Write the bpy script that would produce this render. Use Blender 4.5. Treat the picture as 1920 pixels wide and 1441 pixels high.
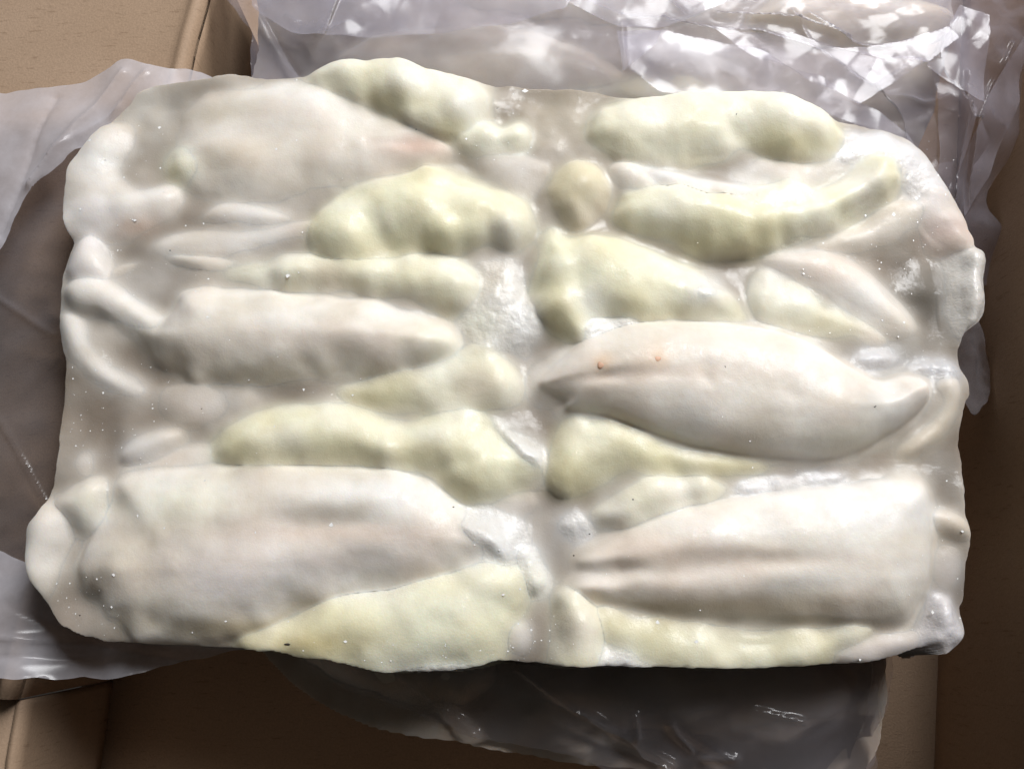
import bpy, math, random
import numpy as np
from mathutils import Vector
random.seed(7); RNG = np.random.default_rng(11)
scene = bpy.context.scene
for o in list(bpy.data.objects): bpy.data.objects.remove(o)

# ------------------------------------------------------------------ camera
TILT = math.radians(14.0); DIST = 0.469; FPX = 1598.0; PW, PH = 1920.0, 1441.0
CAM = np.array([0.0, -DIST*math.sin(TILT), DIST*math.cos(TILT)])
cd = bpy.data.cameras.new('camera'); cam = bpy.data.objects.new('camera', cd)
scene.collection.objects.link(cam); scene.camera = cam
cam.location = CAM; cam.rotation_euler = (TILT, 0, 0)
cd.sensor_width = 36.0; cd.lens = 36.0*FPX/PW; cd.clip_start = 0.01; cd.clip_end = 50

# ------------------------------------------------------------------ light
world = bpy.data.worlds.new('World'); scene.world = world; world.use_nodes = True
wb = world.node_tree.nodes['Background']
wb.inputs[0].default_value = (1.0, 0.95, 0.88, 1); wb.inputs[1].default_value = 0.032
def area(name, loc, target, sx, sy, power, color):
    l = bpy.data.lights.new(name, 'AREA'); l.shape = 'RECTANGLE'; l.size = sx; l.size_y = sy
    l.energy = power; l.color = color
    o = bpy.data.objects.new(name, l); scene.collection.objects.link(o); o.location = loc
    d = Vector(target) - Vector(loc); o.rotation_euler = d.to_track_quat('-Z', 'Y').to_euler()
    return o
area('window_light', (0.72, 1.15, 1.38), (0.0, 0.05, 0.0), 0.85, 1.1, 54.0, (0.985, 0.99, 1.0))
scene.view_settings.view_transform = 'Standard'
scene.view_settings.look = 'None'
scene.view_settings.exposure = 0.0; scene.view_settings.gamma = 1.0
scene.cycles.transparent_max_bounces = 16

# ------------------------------------------------------------------ pixel -> point
def P(px, py, z):
    """direction through a photo pixel, met with the horizontal level z (metres)"""
    px = np.asarray(px, float); py = np.asarray(py, float)
    vx = (px - PW/2)/FPX; vy = -(py - PH/2)/FPX
    dx = vx; dy = vy*math.cos(TILT) + math.sin(TILT); dz = vy*math.sin(TILT) - math.cos(TILT)
    t = (z - CAM[2])/dz
    return np.stack([CAM[0] + t*dx, CAM[1] + t*dy], -1)
MPP = DIST/FPX          # metres per photo pixel at the block

def smooth_closed(pts, n=5):
    pts = np.asarray(pts, float); out = []; N = len(pts)
    for i in range(N):
        a, b, c, d = pts[i-1], pts[i], pts[(i+1) % N], pts[(i+2) % N]
        for k in range(n):
            t = k/n
            out.append(0.5*((2*b) + (c-a)*t + (2*a-5*b+4*c-d)*t*t + (3*b-a-3*c+d)*t**3))
    return np.array(out)
def smooth_open(pts, n=5):
    pts = np.asarray(pts, float)
    if len(pts) < 3: return pts
    q = np.vstack([2*pts[0]-pts[1], pts, 2*pts[-1]-pts[-2]]); out = []
    for i in range(1, len(q)-2):
        a, b, c, d = q[i-1], q[i], q[i+1], q[i+2]
        for k in range(n):
            t = k/n
            out.append(0.5*((2*b) + (c-a)*t + (2*a-5*b+4*c-d)*t*t + (3*b-a-3*c+d)*t**3))
    out.append(pts[-1]); return np.array(out)
def seg_dist(X, Y, poly, closed):
    A = poly; B = np.roll(poly, -1, 0)
    if not closed: A = poly[:-1]; B = poly[1:]
    best = np.full(X.shape, 1e9, np.float32)
    for a, b in zip(A, B):
        ab = b-a; L = max(1e-12, ab @ ab)
        t = np.clip(((X-a[0])*ab[0] + (Y-a[1])*ab[1])/L, 0, 1)
        d = (X-a[0]-t*ab[0])**2 + (Y-a[1]-t*ab[1])**2
        np.minimum(best, d, out=best)
    return np.sqrt(best)
def inside(X, Y, poly):
    r = np.zeros(X.shape, bool)
    for a, b in zip(poly, np.roll(poly, -1, 0)):
        if a[1] == b[1]: continue
        c = ((a[1] > Y) != (b[1] > Y)) & (X < (b[0]-a[0])*(Y-a[1])/(b[1]-a[1]) + a[0])
        r ^= c
    return r
def sdf(X, Y, poly):
    d = seg_dist(X, Y, poly, True)
    return np.where(inside(X, Y, poly), d, -d)
def blur(a, s):
    """gaussian blur, s in cells, edge-padded, separable"""
    if s <= 0: return a
    r = int(max(1, math.ceil(3*s))); k = np.exp(-0.5*(np.arange(-r, r+1)/s)**2); k /= k.sum()
    for ax in (0, 1):
        pad = [(0, 0), (0, 0)]; pad[ax] = (r, r)
        p = np.pad(a, pad, mode='edge'); o = np.zeros(a.shape)
        n = a.shape[ax]
        for i, w in enumerate(k):
            o += w*(p[i:i+n, :] if ax == 0 else p[:, i:i+n])
        a = o
    return a
def gnoise(shape, s, anis=None):
    """smooth noise of feature size s cells, unit deviation (fft)"""
    ny, nx = shape; w = RNG.standard_normal((ny, nx))
    fy = np.fft.fftfreq(ny)[:, None]; fx = np.fft.rfftfreq(nx)[None, :]
    ax, ay = (1, 1) if anis is None else anis
    g = np.exp(-2*(math.pi*s)**2*((fx*ax)**2 + (fy*ay)**2))
    r = np.fft.irfft2(np.fft.rfft2(w)*g, s=shape)
    return r/r.std()

# ------------------------------------------------------------------ materials
def mat(name):
    m = bpy.data.materials.new(name); m.use_nodes = True; nt = m.node_tree
    for n in list(nt.nodes): nt.nodes.remove(n)
    out = nt.nodes.new('ShaderNodeOutputMaterial')
    return m, nt, out
def N(nt, t, **kw):
    n = nt.nodes.new(t)
    for k, v in kw.items():
        if hasattr(n, k): setattr(n, k, v)
    return n
def noise_node(nt, scale, detail=3, rough=0.55, coord=None):
    n = N(nt, 'ShaderNodeTexNoise'); n.inputs['Scale'].default_value = scale
    n.inputs['Detail'].default_value = detail; n.inputs['Roughness'].default_value = rough
    if coord: nt.links.new(coord, n.inputs['Vector'])
    return n
def ramp(nt, src, p0, p1, c0=(0, 0, 0, 1), c1=(1, 1, 1, 1)):
    r = N(nt, 'ShaderNodeValToRGB'); e = r.color_ramp.elements
    e[0].position = p0; e[1].position = p1; e[0].color = c0; e[1].color = c1
    nt.links.new(src, r.inputs[0]); return r

def flesh_material(name, sss=0.35, scale=0.004, rough=(0.34, 0.6), coat=0.35, bump=0.25, frosty=False):
    m, nt, out = mat(name); L = nt.links.new
    b = N(nt, 'ShaderNodeBsdfPrincipled'); L(b.outputs[0], out.inputs[0])
    tc = N(nt, 'ShaderNodeTexCoord'); co = tc.outputs['Object']
    at = N(nt, 'ShaderNodeAttribute'); at.attribute_name = 'tone'
    n1 = noise_node(nt, 70, 4, 0.6, co); n2 = noise_node(nt, 330 if frosty else 900, 4, 0.6, co); n3 = noise_node(nt, 160, 3, 0.6, co)
    mx = N(nt, 'ShaderNodeMix', data_type='RGBA', blend_type='MULTIPLY')
    r = ramp(nt, n1.outputs[0], 0.3, 0.72, (0.87, 0.835, 0.79, 1), (1.0, 1.0, 1.0, 1))
    mx.inputs[0].default_value = 0.8
    L(at.outputs['Color'], mx.inputs[6]); L(r.outputs[0], mx.inputs[7])
    L(mx.outputs[2], b.inputs['Base Color'])
    b.inputs['Subsurface Weight'].default_value = sss
    b.inputs['Subsurface Radius'].default_value = (1.0, 0.8, 0.6)
    b.inputs['Subsurface Scale'].default_value = scale
    b.inputs['IOR'].default_value = 1.36
    rr = N(nt, 'ShaderNodeMapRange'); L(n3.outputs[0], rr.inputs[0])
    rr.inputs[1].default_value = 0.3; rr.inputs[2].default_value = 0.7
    rr.inputs[3].default_value = rough[0]; rr.inputs[4].default_value = rough[1]
    L(rr.outputs[0], b.inputs['Roughness'])
    cw = N(nt, 'ShaderNodeMapRange'); L(n1.outputs[0], cw.inputs[0])
    cw.inputs[1].default_value = 0.46; cw.inputs[2].default_value = 0.62
    cw.inputs[3].default_value = 0.15; cw.inputs[4].default_value = coat
    L(cw.outputs[0], b.inputs['Coat Weight']); b.inputs['Coat Roughness'].default_value = 0.05 if frosty or name == 'cloudy_ice' else 0.10
    b.inputs['Coat IOR'].default_value = 1.31
    bp = N(nt, 'ShaderNodeBump'); bp.inputs['Strength'].default_value = bump; bp.inputs['Distance'].default_value = 0.0006
    ad = N(nt, 'ShaderNodeMath', operation='ADD'); L(n2.outputs[0], ad.inputs[0]); L(n3.outputs[0], ad.inputs[1])
    L(ad.outputs[0], bp.inputs['Height']); L(bp.outputs[0], b.inputs['Normal'])
    gz = noise_node(nt, 130, 4, 0.6, co); bg = N(nt, 'ShaderNodeBump')
    bg.inputs['Strength'].default_value = 0.55; bg.inputs['Distance'].default_value = 0.0016 if not frosty else 0.003
    L(gz.outputs[0], bg.inputs['Height']); L(bg.outputs[0], b.inputs['Coat Normal'])
    return m
M_SQUID = flesh_material('squid_flesh', 0.7, 0.0028, (0.45, 0.7), 0.5, 0.2)
M_ROE = flesh_material('squid_roe', 0.7, 0.0028, (0.45, 0.7), 0.6, 0.26)
M_ICE = flesh_material('cloudy_ice', 0.7, 0.0028, (0.45, 0.65), 1.0, 0.18)
M_FROST = flesh_material('frost', 0.5, 0.002, (0.25, 0.5), 1.0, 0.7, True)

def plain(name, col, rough=0.6):
    m, nt, out = mat(name); b = N(nt, 'ShaderNodeBsdfPrincipled'); nt.links.new(b.outputs[0], out.inputs[0])
    tc = N(nt, 'ShaderNodeTexCoord'); n = noise_node(nt, 400, 2, 0.5, tc.outputs['Object'])
    r = ramp(nt, n.outputs[0], 0.3, 0.7, tuple(c*0.8 for c in col)+(1,), tuple(col)+(1,))
    nt.links.new(r.outputs[0], b.inputs['Base Color']); b.inputs['Roughness'].default_value = rough
    return m
M_SPOT = plain('orange_spot', (0.76, 0.46, 0.31), 0.6)
M_SPECK = plain('dark_speck', (0.05, 0.04, 0.035), 0.6)
M_CRUMB = plain('ice_crumb', (0.95, 0.94, 0.92), 0.4)

def film_material(name, body=0.34, tint=(0.86, 0.84, 0.92), rough=0.16, haze_noise=True):
    m, nt, out = mat(name); L = nt.links.new
    tc = N(nt, 'ShaderNodeTexCoord'); co = tc.outputs['Object']
    tr = N(nt, 'ShaderNodeBsdfTransparent'); tr.inputs[0].default_value = (0.95, 0.94, 0.95, 1)
    df = N(nt, 'ShaderNodeBsdfDiffuse'); df.inputs[0].default_value = tint+(1,)
    tl = N(nt, 'ShaderNodeBsdfTranslucent'); tl.inputs[0].default_value = tint+(1,)
    dm = N(nt, 'ShaderNodeMixShader'); dm.inputs[0].default_value = 0.4
    L(df.outputs[0], dm.inputs[1]); L(tl.outputs[0], dm.inputs[2])
    n1 = noise_node(nt, 30, 5, 0.65, co); n2 = noise_node(nt, 420, 2, 0.6, co)
    mr = N(nt, 'ShaderNodeMapRange'); L(n1.outputs[0], mr.inputs[0])
    mr.inputs[1].default_value = 0.3; mr.inputs[2].default_value = 0.7
    mr.inputs[3].default_value = body*0.72; mr.inputs[4].default_value = min(1, body*1.3)
    # film seen at a slant lets less through
    lw = N(nt, 'ShaderNodeLayerWeight'); lw.inputs[0].default_value = 0.25
    ad = N(nt, 'ShaderNodeMath', operation='MULTIPLY_ADD'); ad.use_clamp = True
    L(lw.outputs['Facing'], ad.inputs[0]); ad.inputs[1].default_value = 0.45; L(mr.outputs[0], ad.inputs[2])
    mx = N(nt, 'ShaderNodeMixShader'); L(ad.outputs[0], mx.inputs[0])
    L(tr.outputs[0], mx.inputs[1]); L(dm.outputs[0], mx.inputs[2])
    gl = N(nt, 'ShaderNodeBsdfGlossy'); gl.inputs['Roughness'].default_value = rough
    fr = N(nt, 'ShaderNodeFresnel'); fr.inputs[0].default_value = 1.5
    bp = N(nt, 'ShaderNodeBump'); bp.inputs['Strength'].default_value = 0.05; bp.inputs['Distance'].default_value = 0.0015
    n3 = noise_node(nt, 90, 4, 0.6, co)
    L(n3.outputs[0], bp.inputs['Height']); L(bp.outputs[0], gl.inputs['Normal']); L(bp.outputs[0], fr.inputs['Normal'])
    fm = N(nt, 'ShaderNodeMath', operation='MULTIPLY'); fm.use_clamp = True
    L(fr.outputs[0], fm.inputs[0]); fm.inputs[1].default_value = 0.85
    fin = N(nt, 'ShaderNodeMixShader'); L(fm.outputs[0], fin.inputs[0])
    L(mx.outputs[0], fin.inputs[1]); L(gl.outputs[0], fin.inputs[2]); L(fin.outputs[0], out.inputs[0])
    return m
M_FILM = film_material('frosted_film', 0.48, (0.95,0.93,1.0), rough=0.2)
M_FILM_CLEAR = film_material('clear_film', 0.12, rough=0.2)
M_BAG = film_material('bag_film', 0.10, (0.82, 0.80, 0.95), rough=0.22)  # lavender tint puts the window and sky reflection into the film colour
M_FILM_FAINT = film_material('faint_film', 0.02, rough=0.15)
M_FOLD = film_material('folded_film', 0.15, (0.88, 0.86, 1.0), rough=0.18)  # folds carry the same lavender reflection in their colour
M_FILM_THIN = film_material('thin_film', 0.07, rough=0.18)

def card_material():
    m, nt, out = mat('brown_cardboard'); L = nt.links.new
    b = N(nt, 'ShaderNodeBsdfPrincipled'); L(b.outputs[0], out.inputs[0])
    tc = N(nt, 'ShaderNodeTexCoord'); co = tc.outputs['Object']
    mp = N(nt, 'ShaderNodeMapping'); mp.inputs['Rotation'].default_value = (0, 0, math.radians(-18)); mp.inputs['Scale'].default_value = (1.6, 9, 1)
    L(co, mp.inputs['Vector'])
    fib = noise_node(nt, 55, 4, 0.65, mp.outputs[0]); big = noise_node(nt, 9, 3, 0.5, co); fine = noise_node(nt, 700, 2, 0.6, co)
    r1 = ramp(nt, big.outputs[0], 0.3, 0.7, (0.38, 0.258, 0.168, 1), (0.43, 0.30, 0.205, 1))
    r2 = ramp(nt, fib.outputs[0], 0.33, 0.40, (0.60, 0.55, 0.50, 1), (1, 1, 1, 1))
    r3 = ramp(nt, fine.outputs[0], 0.3, 0.7, (0.88, 0.88, 0.88, 1), (1.06, 1.06, 1.06, 1))
    a = N(nt, 'ShaderNodeMix', data_type='RGBA', blend_type='MULTIPLY'); a.inputs[0].default_value = 0.55
    L(r1.outputs[0], a.inputs[6]); L(r2.outputs[0], a.inputs[7])
    c = N(nt, 'ShaderNodeMix', data_type='RGBA', blend_type='MULTIPLY'); c.inputs[0].default_value = 1
    L(a.outputs[2], c.inputs[6]); L(r3.outputs[0], c.inputs[7]); L(c.outputs[2], b.inputs['Base Color'])
    b.inputs['Roughness'].default_value = 0.75
    bp = N(nt, 'ShaderNodeBump'); bp.inputs['Strength'].default_value = 0.25; bp.inputs['Distance'].default_value = 0.0008
    L(fine.outputs[0], bp.inputs['Height']); L(bp.outputs[0], b.inputs['Normal'])
    return m
M_CARD = card_material()

# ------------------------------------------------------------------ object helpers
def link(o, parent=None):
    scene.collection.objects.link(o)
    if parent is not None: o.parent = parent
    return o
def thing(name, label, cat, loc=(0, 0, 0), group=None):
    o = bpy.data.objects.new(name, None); link(o); o.location = loc; o.empty_display_size = 0.02
    o['label'] = label; o['category'] = cat
    if group: o['group'] = group
    return o
def mesh_np(name, co, faces, m, parent=None, col=None, origin=(0, 0, 0), smooth=True, nrm=None):
    """faces: (n,4) or (n,3) int array; co in world metres"""
    me = bpy.data.meshes.new(name); co = np.asarray(co, np.float32) - np.asarray(origin, np.float32)
    faces = np.asarray(faces, np.int32); k = faces.shape[1]
    me.vertices.add(len(co)); me.vertices.foreach_set('co', co.ravel())
    me.loops.add(faces.size); me.loops.foreach_set('vertex_index', faces.ravel())
    me.polygons.add(len(faces)); me.polygons.foreach_set('loop_start', np.arange(0, faces.size, k, dtype=np.int32))
    me.update(calc_edges=True)
    if smooth: me.polygons.foreach_set('use_smooth', np.ones(len(faces), bool))
    if col is not None:
        at = me.attributes.new('tone', 'FLOAT_COLOR', 'POINT')
        c4 = np.ones((len(co), 4), np.float32); c4[:, :3] = col; at.data.foreach_set('color', c4.ravel())
    me.materials.append(m); me.validate(); me.update()
    if nrm is not None: me.normals_split_custom_set_from_vertices(np.asarray(nrm, np.float32))
    return link(bpy.data.objects.new(name, me), parent)
def grid_solid(name, X, Y, Zt, Zb, keep, m, parent, col=None, origin=(0, 0, 0), nrm=None):
    """closed solid over the kept cells: top Zt, bottom Zb, walls between"""
    ny, nx = X.shape
    # kept cells need four corners
    c = keep
    idx = np.full((ny, nx), -1, np.int64)
    vm = np.zeros((ny, nx), bool)
    vm[:-1, :-1] |= c; vm[1:, :-1] |= c; vm[:-1, 1:] |= c; vm[1:, 1:] |= c
    n = vm.sum()
    if n == 0: return None
    idx[vm] = np.arange(n)
    top = np.stack([X[vm], Y[vm], Zt[vm]], 1); bot = np.stack([X[vm], Y[vm], np.minimum(Zb, Zt-0.0004)[vm]], 1)
    j, i = np.nonzero(c)
    a, b, d, e = idx[j, i], idx[j, i+1], idx[j+1, i+1], idx[j+1, i]
    F = [np.stack([a, b, d, e], 1), np.stack([e, d, b, a], 1) + n]
    cp = np.pad(c, 1)
    def wall(mask, p, q):
        jj, ii = np.nonzero(mask)
        u = idx[jj+p[0], ii+p[1]]; v = idx[jj+q[0], ii+q[1]]
        F.append(np.stack([v, u, u+n, v+n], 1))
    wall(c & ~cp[:-2, 1:-1], (0, 0), (0, 1)); wall(c & ~cp[2:, 1:-1], (1, 1), (1, 0))
    wall(c & ~cp[1:-1, :-2], (1, 0), (0, 0)); wall(c & ~cp[1:-1, 2:], (0, 1), (1, 1))
    cc = None
    if col is not None: cc = np.vstack([col[vm], col[vm]])
    nn = None
    if nrm is not None: nn = np.vstack([nrm[vm], -nrm[vm]])
    return mesh_np(name, np.vstack([top, bot]), np.vstack(F), m, parent, cc, origin, True, nn)

MATS = {'squid': M_SQUID, 'roe': M_ROE, 'ice': M_ICE, 'frost': M_FROST}
WHITE = (0.865, 0.83, 0.765); PINK = (0.78, 0.665, 0.57); ROE = (0.855, 0.84, 0.65); ROEP = (0.87, 0.855, 0.72)
ROED = (0.69, 0.64, 0.42); ICE = (0.29, 0.245, 0.20); PALE = (0.83, 0.80, 0.76); FROST = (0.76, 0.755, 0.74); BEIGE = (0.71, 0.64, 0.53)

def build_block(root, outline, pieces, cell, thick, ice_z, z0, edge_r=0.0035, col_ice=ICE, ice_patches=(), ksm=0.0020, detail=1.0):
    """one frozen slab: ice_slab plus every frozen-in piece as a part of its own"""
    ol = P(*np.array(outline, float).T, z0 - 0.014); ol = smooth_closed(ol, 4)
    x0, y0 = ol.min(0)-0.006; x1, y1 = ol.max(0)+0.006
    xs = np.arange(x0, x1, cell); ys = np.arange(y0, y1, cell)
    X, Y = np.meshgrid(xs, ys); shp = X.shape
    D = sdf(X, Y, ol) + (gnoise(shp, 2.2)*0.0002 + gnoise(shp, 7)*0.0004)*detail
    t = np.clip(D/edge_r, 0, 1); E = -edge_r*0.75*(1-np.sqrt(1-(1-t)**2)) + np.where(D < 0, D*14, 0)
    i_lo = gnoise(shp, 0.008/cell); i_mid = gnoise(shp, 0.0035/cell)
    ice = z0 + ice_z + i_lo*0.0016 + i_mid*0.00035 + gnoise(shp, 0.0016/cell)*0.00006
    icec = np.empty(shp+(3,)); icec[:] = col_ice
    i_str = gnoise(shp, 0.0045/cell, (2.6, 1.0)); w = np.clip(0.10+0.18*i_lo+0.16*i_mid+0.26*i_str, 0, 0.9); icec += w[..., None]*(np.array((0.64, 0.595, 0.535))-icec)   # cloudy trapped air
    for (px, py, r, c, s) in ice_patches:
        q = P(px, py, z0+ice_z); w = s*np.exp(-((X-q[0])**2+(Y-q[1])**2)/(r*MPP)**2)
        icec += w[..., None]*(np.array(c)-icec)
    n_lo = gnoise(shp, 0.009/cell); n_lo2 = gnoise(shp, 0.006/cell, (2.2, 1.0)); n_mid = gnoise(shp, 0.0035/cell); n_hi = gnoise(shp, 0.0012/cell)
    n_str = gnoise(shp, 0.0028/cell, (4.0, 1.0))
    n_cr = np.abs(gnoise(shp, 0.0016/cell)) ; n_cr2 = np.abs(gnoise(shp, 0.0035/cell))
    hs = []
    LOW = z0 - 0.05
    for p in pieces:
        zb = z0 + (p.get('zb', ice_z*1000-1)-3)/1000; H = p.get('H', 8)/1000*(0.7 if p['kind'] == 'frost' else (0.85 if p['col'] in (PALE,) else 1.15 if p['kind'] == 'roe' else 1.2))*p.get('hs', 1.0)
        poly = smooth_closed(P(*np.array(p['pts'], float).T, zb + 0.25*H), 4)
        pad = 0.012
        i0, i1 = np.searchsorted(xs, [poly[:, 0].min()-pad, poly[:, 0].max()+pad])
        j0, j1 = np.searchsorted(ys, [poly[:, 1].min()-pad, poly[:, 1].max()+pad])
        sl = (slice(j0, j1), slice(i0, i1)); x, y = X[sl], Y[sl]
        warp = (n_mid[sl]*0.0008 + n_lo[sl]*(0.0016 if p['kind'] == 'roe' else 0.0008))*p.get('rag', 1.0)
        d = sdf(x, y, poly) + warp
        inr = d.max(); R = min(p.get('R', 999)/1000*1.35, inr*1.02)
        tt = np.clip(d/R, 0, 1); e = p.get('e', 0.65)*1.15
        h = H*(1-(1-tt)**2)**e + np.where(d < 0, d*p.get('out', 0.75), 0)
        for (px, py, r, hh) in p.get('lumps', ()):
            q = P(px, py, zb+H*0.7); rr = r*MPP; dd = np.sqrt((x-q[0])**2+(y-q[1])**2) + n_mid[sl]*0.0005
            u = np.clip(1-(dd/rr)**2, 0, 1)
            h = h + 1.1*hh/1000*u**1.1*np.clip(d/0.002+0.5, 0, 1)
        for (pl, w, dep) in p.get('grooves', ()):
            g = seg_dist(x, y, smooth_open(P(*np.array(pl, float).T, zb+H*0.8)), False)
            gp = P(*np.array([pl[0], pl[-1]], float).T, zb+H*0.8)
            e0, e1 = [np.hypot(x-q_[0], y-q_[1]) for q_ in gp]; run = np.hypot(*(gp[1]-gp[0]))
            win = (1-np.exp(-(e1/(0.35*run))**2))*(0.45+0.55*(1-np.exp(-(e0/(0.25*run))**2)))
            wv = w*MPP*1.25*(1+0.3*n_lo[sl])
            h = h - 1.35*dep/1000*np.exp(-(g/np.maximum(wv, 0.001))**2)*win*np.clip(d/0.003, 0, 1)
        h = blur(h, p.get('blur', 0.0017)/cell)
        k = p['kind']; ins = np.clip(d/0.004, 0, 1)
        if k == 'roe': h = h + ins*(n_lo[sl]*0.0011 + n_mid[sl]*0.00035 + n_hi[sl]*0.00006)*p.get('rough', 1)*detail
        elif k == 'squid': h = h + ins*(n_lo[sl]*0.0007 + n_str[sl]*0.00016 + n_hi[sl]*0.00003)*p.get('rough', 1)*detail
        elif k == 'frost': h = h + ins*((n_cr[sl]-0.8)*0.00018 + n_mid[sl]*0.0004 + n_hi[sl]*0.00010)*p.get('rough', 1)*detail
        else: h = h + ins*(n_lo[sl]*0.0004)
        tiltx, tilty = p.get('tilt', (0, 0))
        c = poly.mean(0); h = h + (x-c[0])*tiltx + (y-c[1])*tilty
        colr = np.empty(x.shape+(3,)); colr[:] = p['col']
        if k == 'roe':   # ripe eggs show deeper yellow in clouds
            w = np.clip(n_lo[sl]*0.30+0.18, 0, 0.55); colr += w[..., None]*(np.array(ROED)*1.12-colr)
            w = np.clip(n_mid[sl]*0.22+n_lo2[sl]*0.28+0.10, 0, 0.75); colr += w[..., None]*(np.array((0.87, 0.855, 0.755))-colr)
        if k == 'squid':
            w = np.clip(n_lo[sl]*0.22+0.08, 0, 0.5); colr += w[..., None]*(np.array(PINK)-colr)
            w = np.clip(-n_lo2[sl]*0.30, 0, 0.6); colr += w[..., None]*(np.array((0.66, 0.60, 0.50))-colr)
            w = np.clip(n_lo2[sl]*0.30, 0, 0.6); colr += w[..., None]*(np.array((0.89, 0.875, 0.85))-colr)
            w = np.clip(n_str[sl]*0.10, 0, 0.3); colr += w[..., None]*(np.array((0.86, 0.84, 0.82))-colr)
        for (px, py, r, cc, s) in p.get('patches', ()):
            q = P(px, py, zb+H*0.7); rx, ry = (r, r) if np.isscalar(r) else r
            dd = ((x-q[0])/(rx*MPP))**2+((y-q[1])/(ry*MPP))**2
            w = min(1.0, s*1.15)*np.exp(-dd*np.clip(1+0.25*n_mid[sl], 0.4, 1.8)); colr += w[..., None]*(np.array(cc)-colr)
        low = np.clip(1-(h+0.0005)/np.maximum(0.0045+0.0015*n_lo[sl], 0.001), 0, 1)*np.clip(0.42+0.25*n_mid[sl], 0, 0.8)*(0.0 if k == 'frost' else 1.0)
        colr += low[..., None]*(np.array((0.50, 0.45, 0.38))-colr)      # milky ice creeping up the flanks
        fade = p.get('fade', 0.0)     # seen through a skin of ice
        if fade: colr += fade*(np.array(col_ice)*1.15-colr)
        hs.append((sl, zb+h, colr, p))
    # joint surface: a smooth maximum
    mx = ice.copy()
    for sl, h, c, p in hs: mx[sl] = np.maximum(mx[sl], h)
    acc = np.exp((ice-mx)/ksm); kc = 0.0011
    fw = np.zeros(shp); cw = np.exp((ice-mx)/kc); cacc = icec*cw[..., None]
    for sl, h, c, p in hs:
        acc[sl] += np.exp((h-mx[sl])/ksm)
        w = np.exp((h-mx[sl])/kc); cw[sl] += w; cacc[sl] += c*w[..., None]; fw[sl] += w*p.get('crisp', 0.6 if p['kind'] == 'frost' else 0.0)
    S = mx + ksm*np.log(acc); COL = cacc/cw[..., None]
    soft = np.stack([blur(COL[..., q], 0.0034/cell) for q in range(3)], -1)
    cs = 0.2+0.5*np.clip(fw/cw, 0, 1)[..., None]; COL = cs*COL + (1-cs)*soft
    S0 = S + 0.35*np.maximum(E, -edge_r); S = S + E; FA = 0.36+0.5*np.clip(fw/cw, 0, 1)
    S = np.maximum(S, z0-thick)
    org = tuple(root.location)
    gy, gx = np.gradient(FA*S0+(1-FA)*blur(S0, 0.0040/cell), cell); NR = np.stack([-gx, -gy, np.ones(shp)], -1); NR /= np.linalg.norm(NR, axis=-1, keepdims=True)
    # slab of ice
    def cells(v): return v[:-1, :-1] | v[1:, :-1] | v[:-1, 1:] | v[1:, 1:]
    zs = S - 1.6*(mx-ice); keep = cells((D > -0.0045))
    deep = mx-ice
    Zs = np.maximum(S - np.minimum(1.6*deep, 0.012), z0-thick+0.001)
    grid_solid('ice_slab', X, Y, Zs, np.full(shp, z0-thick), keep, M_ICE, root, COL, org, NR)
    objs = []
    for sl, h, c, p in hs:
        dpt = 1.6*(mx[sl]-h); top = S[sl] - dpt
        ok = (dpt < 0.0035) & (D[sl] > -0.003)
        kp = cells(ok)
        o = grid_solid(p['name'], X[sl], Y[sl], top, np.maximum(S[sl]-0.014-np.minimum(dpt, 0.004), z0-thick+0.002), kp, MATS[p['kind']], root, COL[sl], org, NR[sl])
        if o is None: continue
        if 'label' in p: o['label'] = p['label']
        objs.append((p, o))
    def height(x, y):
        i = int(np.clip(round((x-xs[0])/cell), 0, len(xs)-1)); j = int(np.clip(round((y-ys[0])/cell), 0, len(ys)-1))
        return float(S[j, i])
    return objs, height

def on_surface(px, py, height, z=0.0):
    q = P(px, py, z)
    for _ in range(6):
        z = height(q[0], q[1]); q = P(px, py, z)
    return q[0], q[1], z

# ================================================================== the carton
RZ = -0.050; FLOOR = -0.172; TH = 0.004
carton = thing('cardboard_carton', 'open brown cardboard carton holding bagged frozen squid blocks', 'carton', (0, 0.1, FLOOR))
CO = tuple(carton.location)
def strip(name, A, B, parent, thick, nrm):
    """sheet between two polylines A,B (n,3), thickened along nrm"""
    A = np.asarray(A, float); B = np.asarray(B, float); n, = A.shape[:1]; m_ = 10
    T = np.linspace(0, 1, m_)[:, None, None]
    G = A[None]*(1-T) + B[None]*T; nr = np.asarray(nrm, float)
    G2 = G + nr*thick; V = np.vstack([G.reshape(-1, 3), G2.reshape(-1, 3)]); k = m_*n; F = []
    for a in range(m_-1):
        for b in range(n-1):
            q = [a*n+b, a*n+b+1, (a+1)*n+b+1, (a+1)*n+b]; F.append(q); F.append([k+v for v in q[::-1]])
    for b in range(n-1):
        F.append([b+1, b, k+b, k+b+1]); r = (m_-1)*n; F.append([r+b, r+b+1, k+r+b+1, k+r+b])
    for a in range(m_-1):
        F.append([a*n, (a+1)*n, k+(a+1)*n, k+a*n]); r = n-1; F.append([(a+1)*n+r, a*n+r, k+a*n+r, k+(a+1)*n+r])
    return mesh_np(name, V, F, M_CARD, parent, None, CO, False)
r0 = P(408, -80, RZ); r1 = P(24, 1312, RZ); rd = (r1-r0)/np.linalg.norm(r1-r0); ro = np.array([rd[1], -rd[0]])
if ro[0] > 0: ro = -ro                      # outwards (left)
n = 40; ts = np.linspace(0, 1, n)
rim = np.array([r0+(r1-r0)*t for t in ts])
wav = 0.0012*np.sin(ts*23)+0.0008*np.sin(ts*57)
rim_l = np.column_stack([rim[:, 0], rim[:, 1], np.full(n, RZ)+wav])
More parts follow.
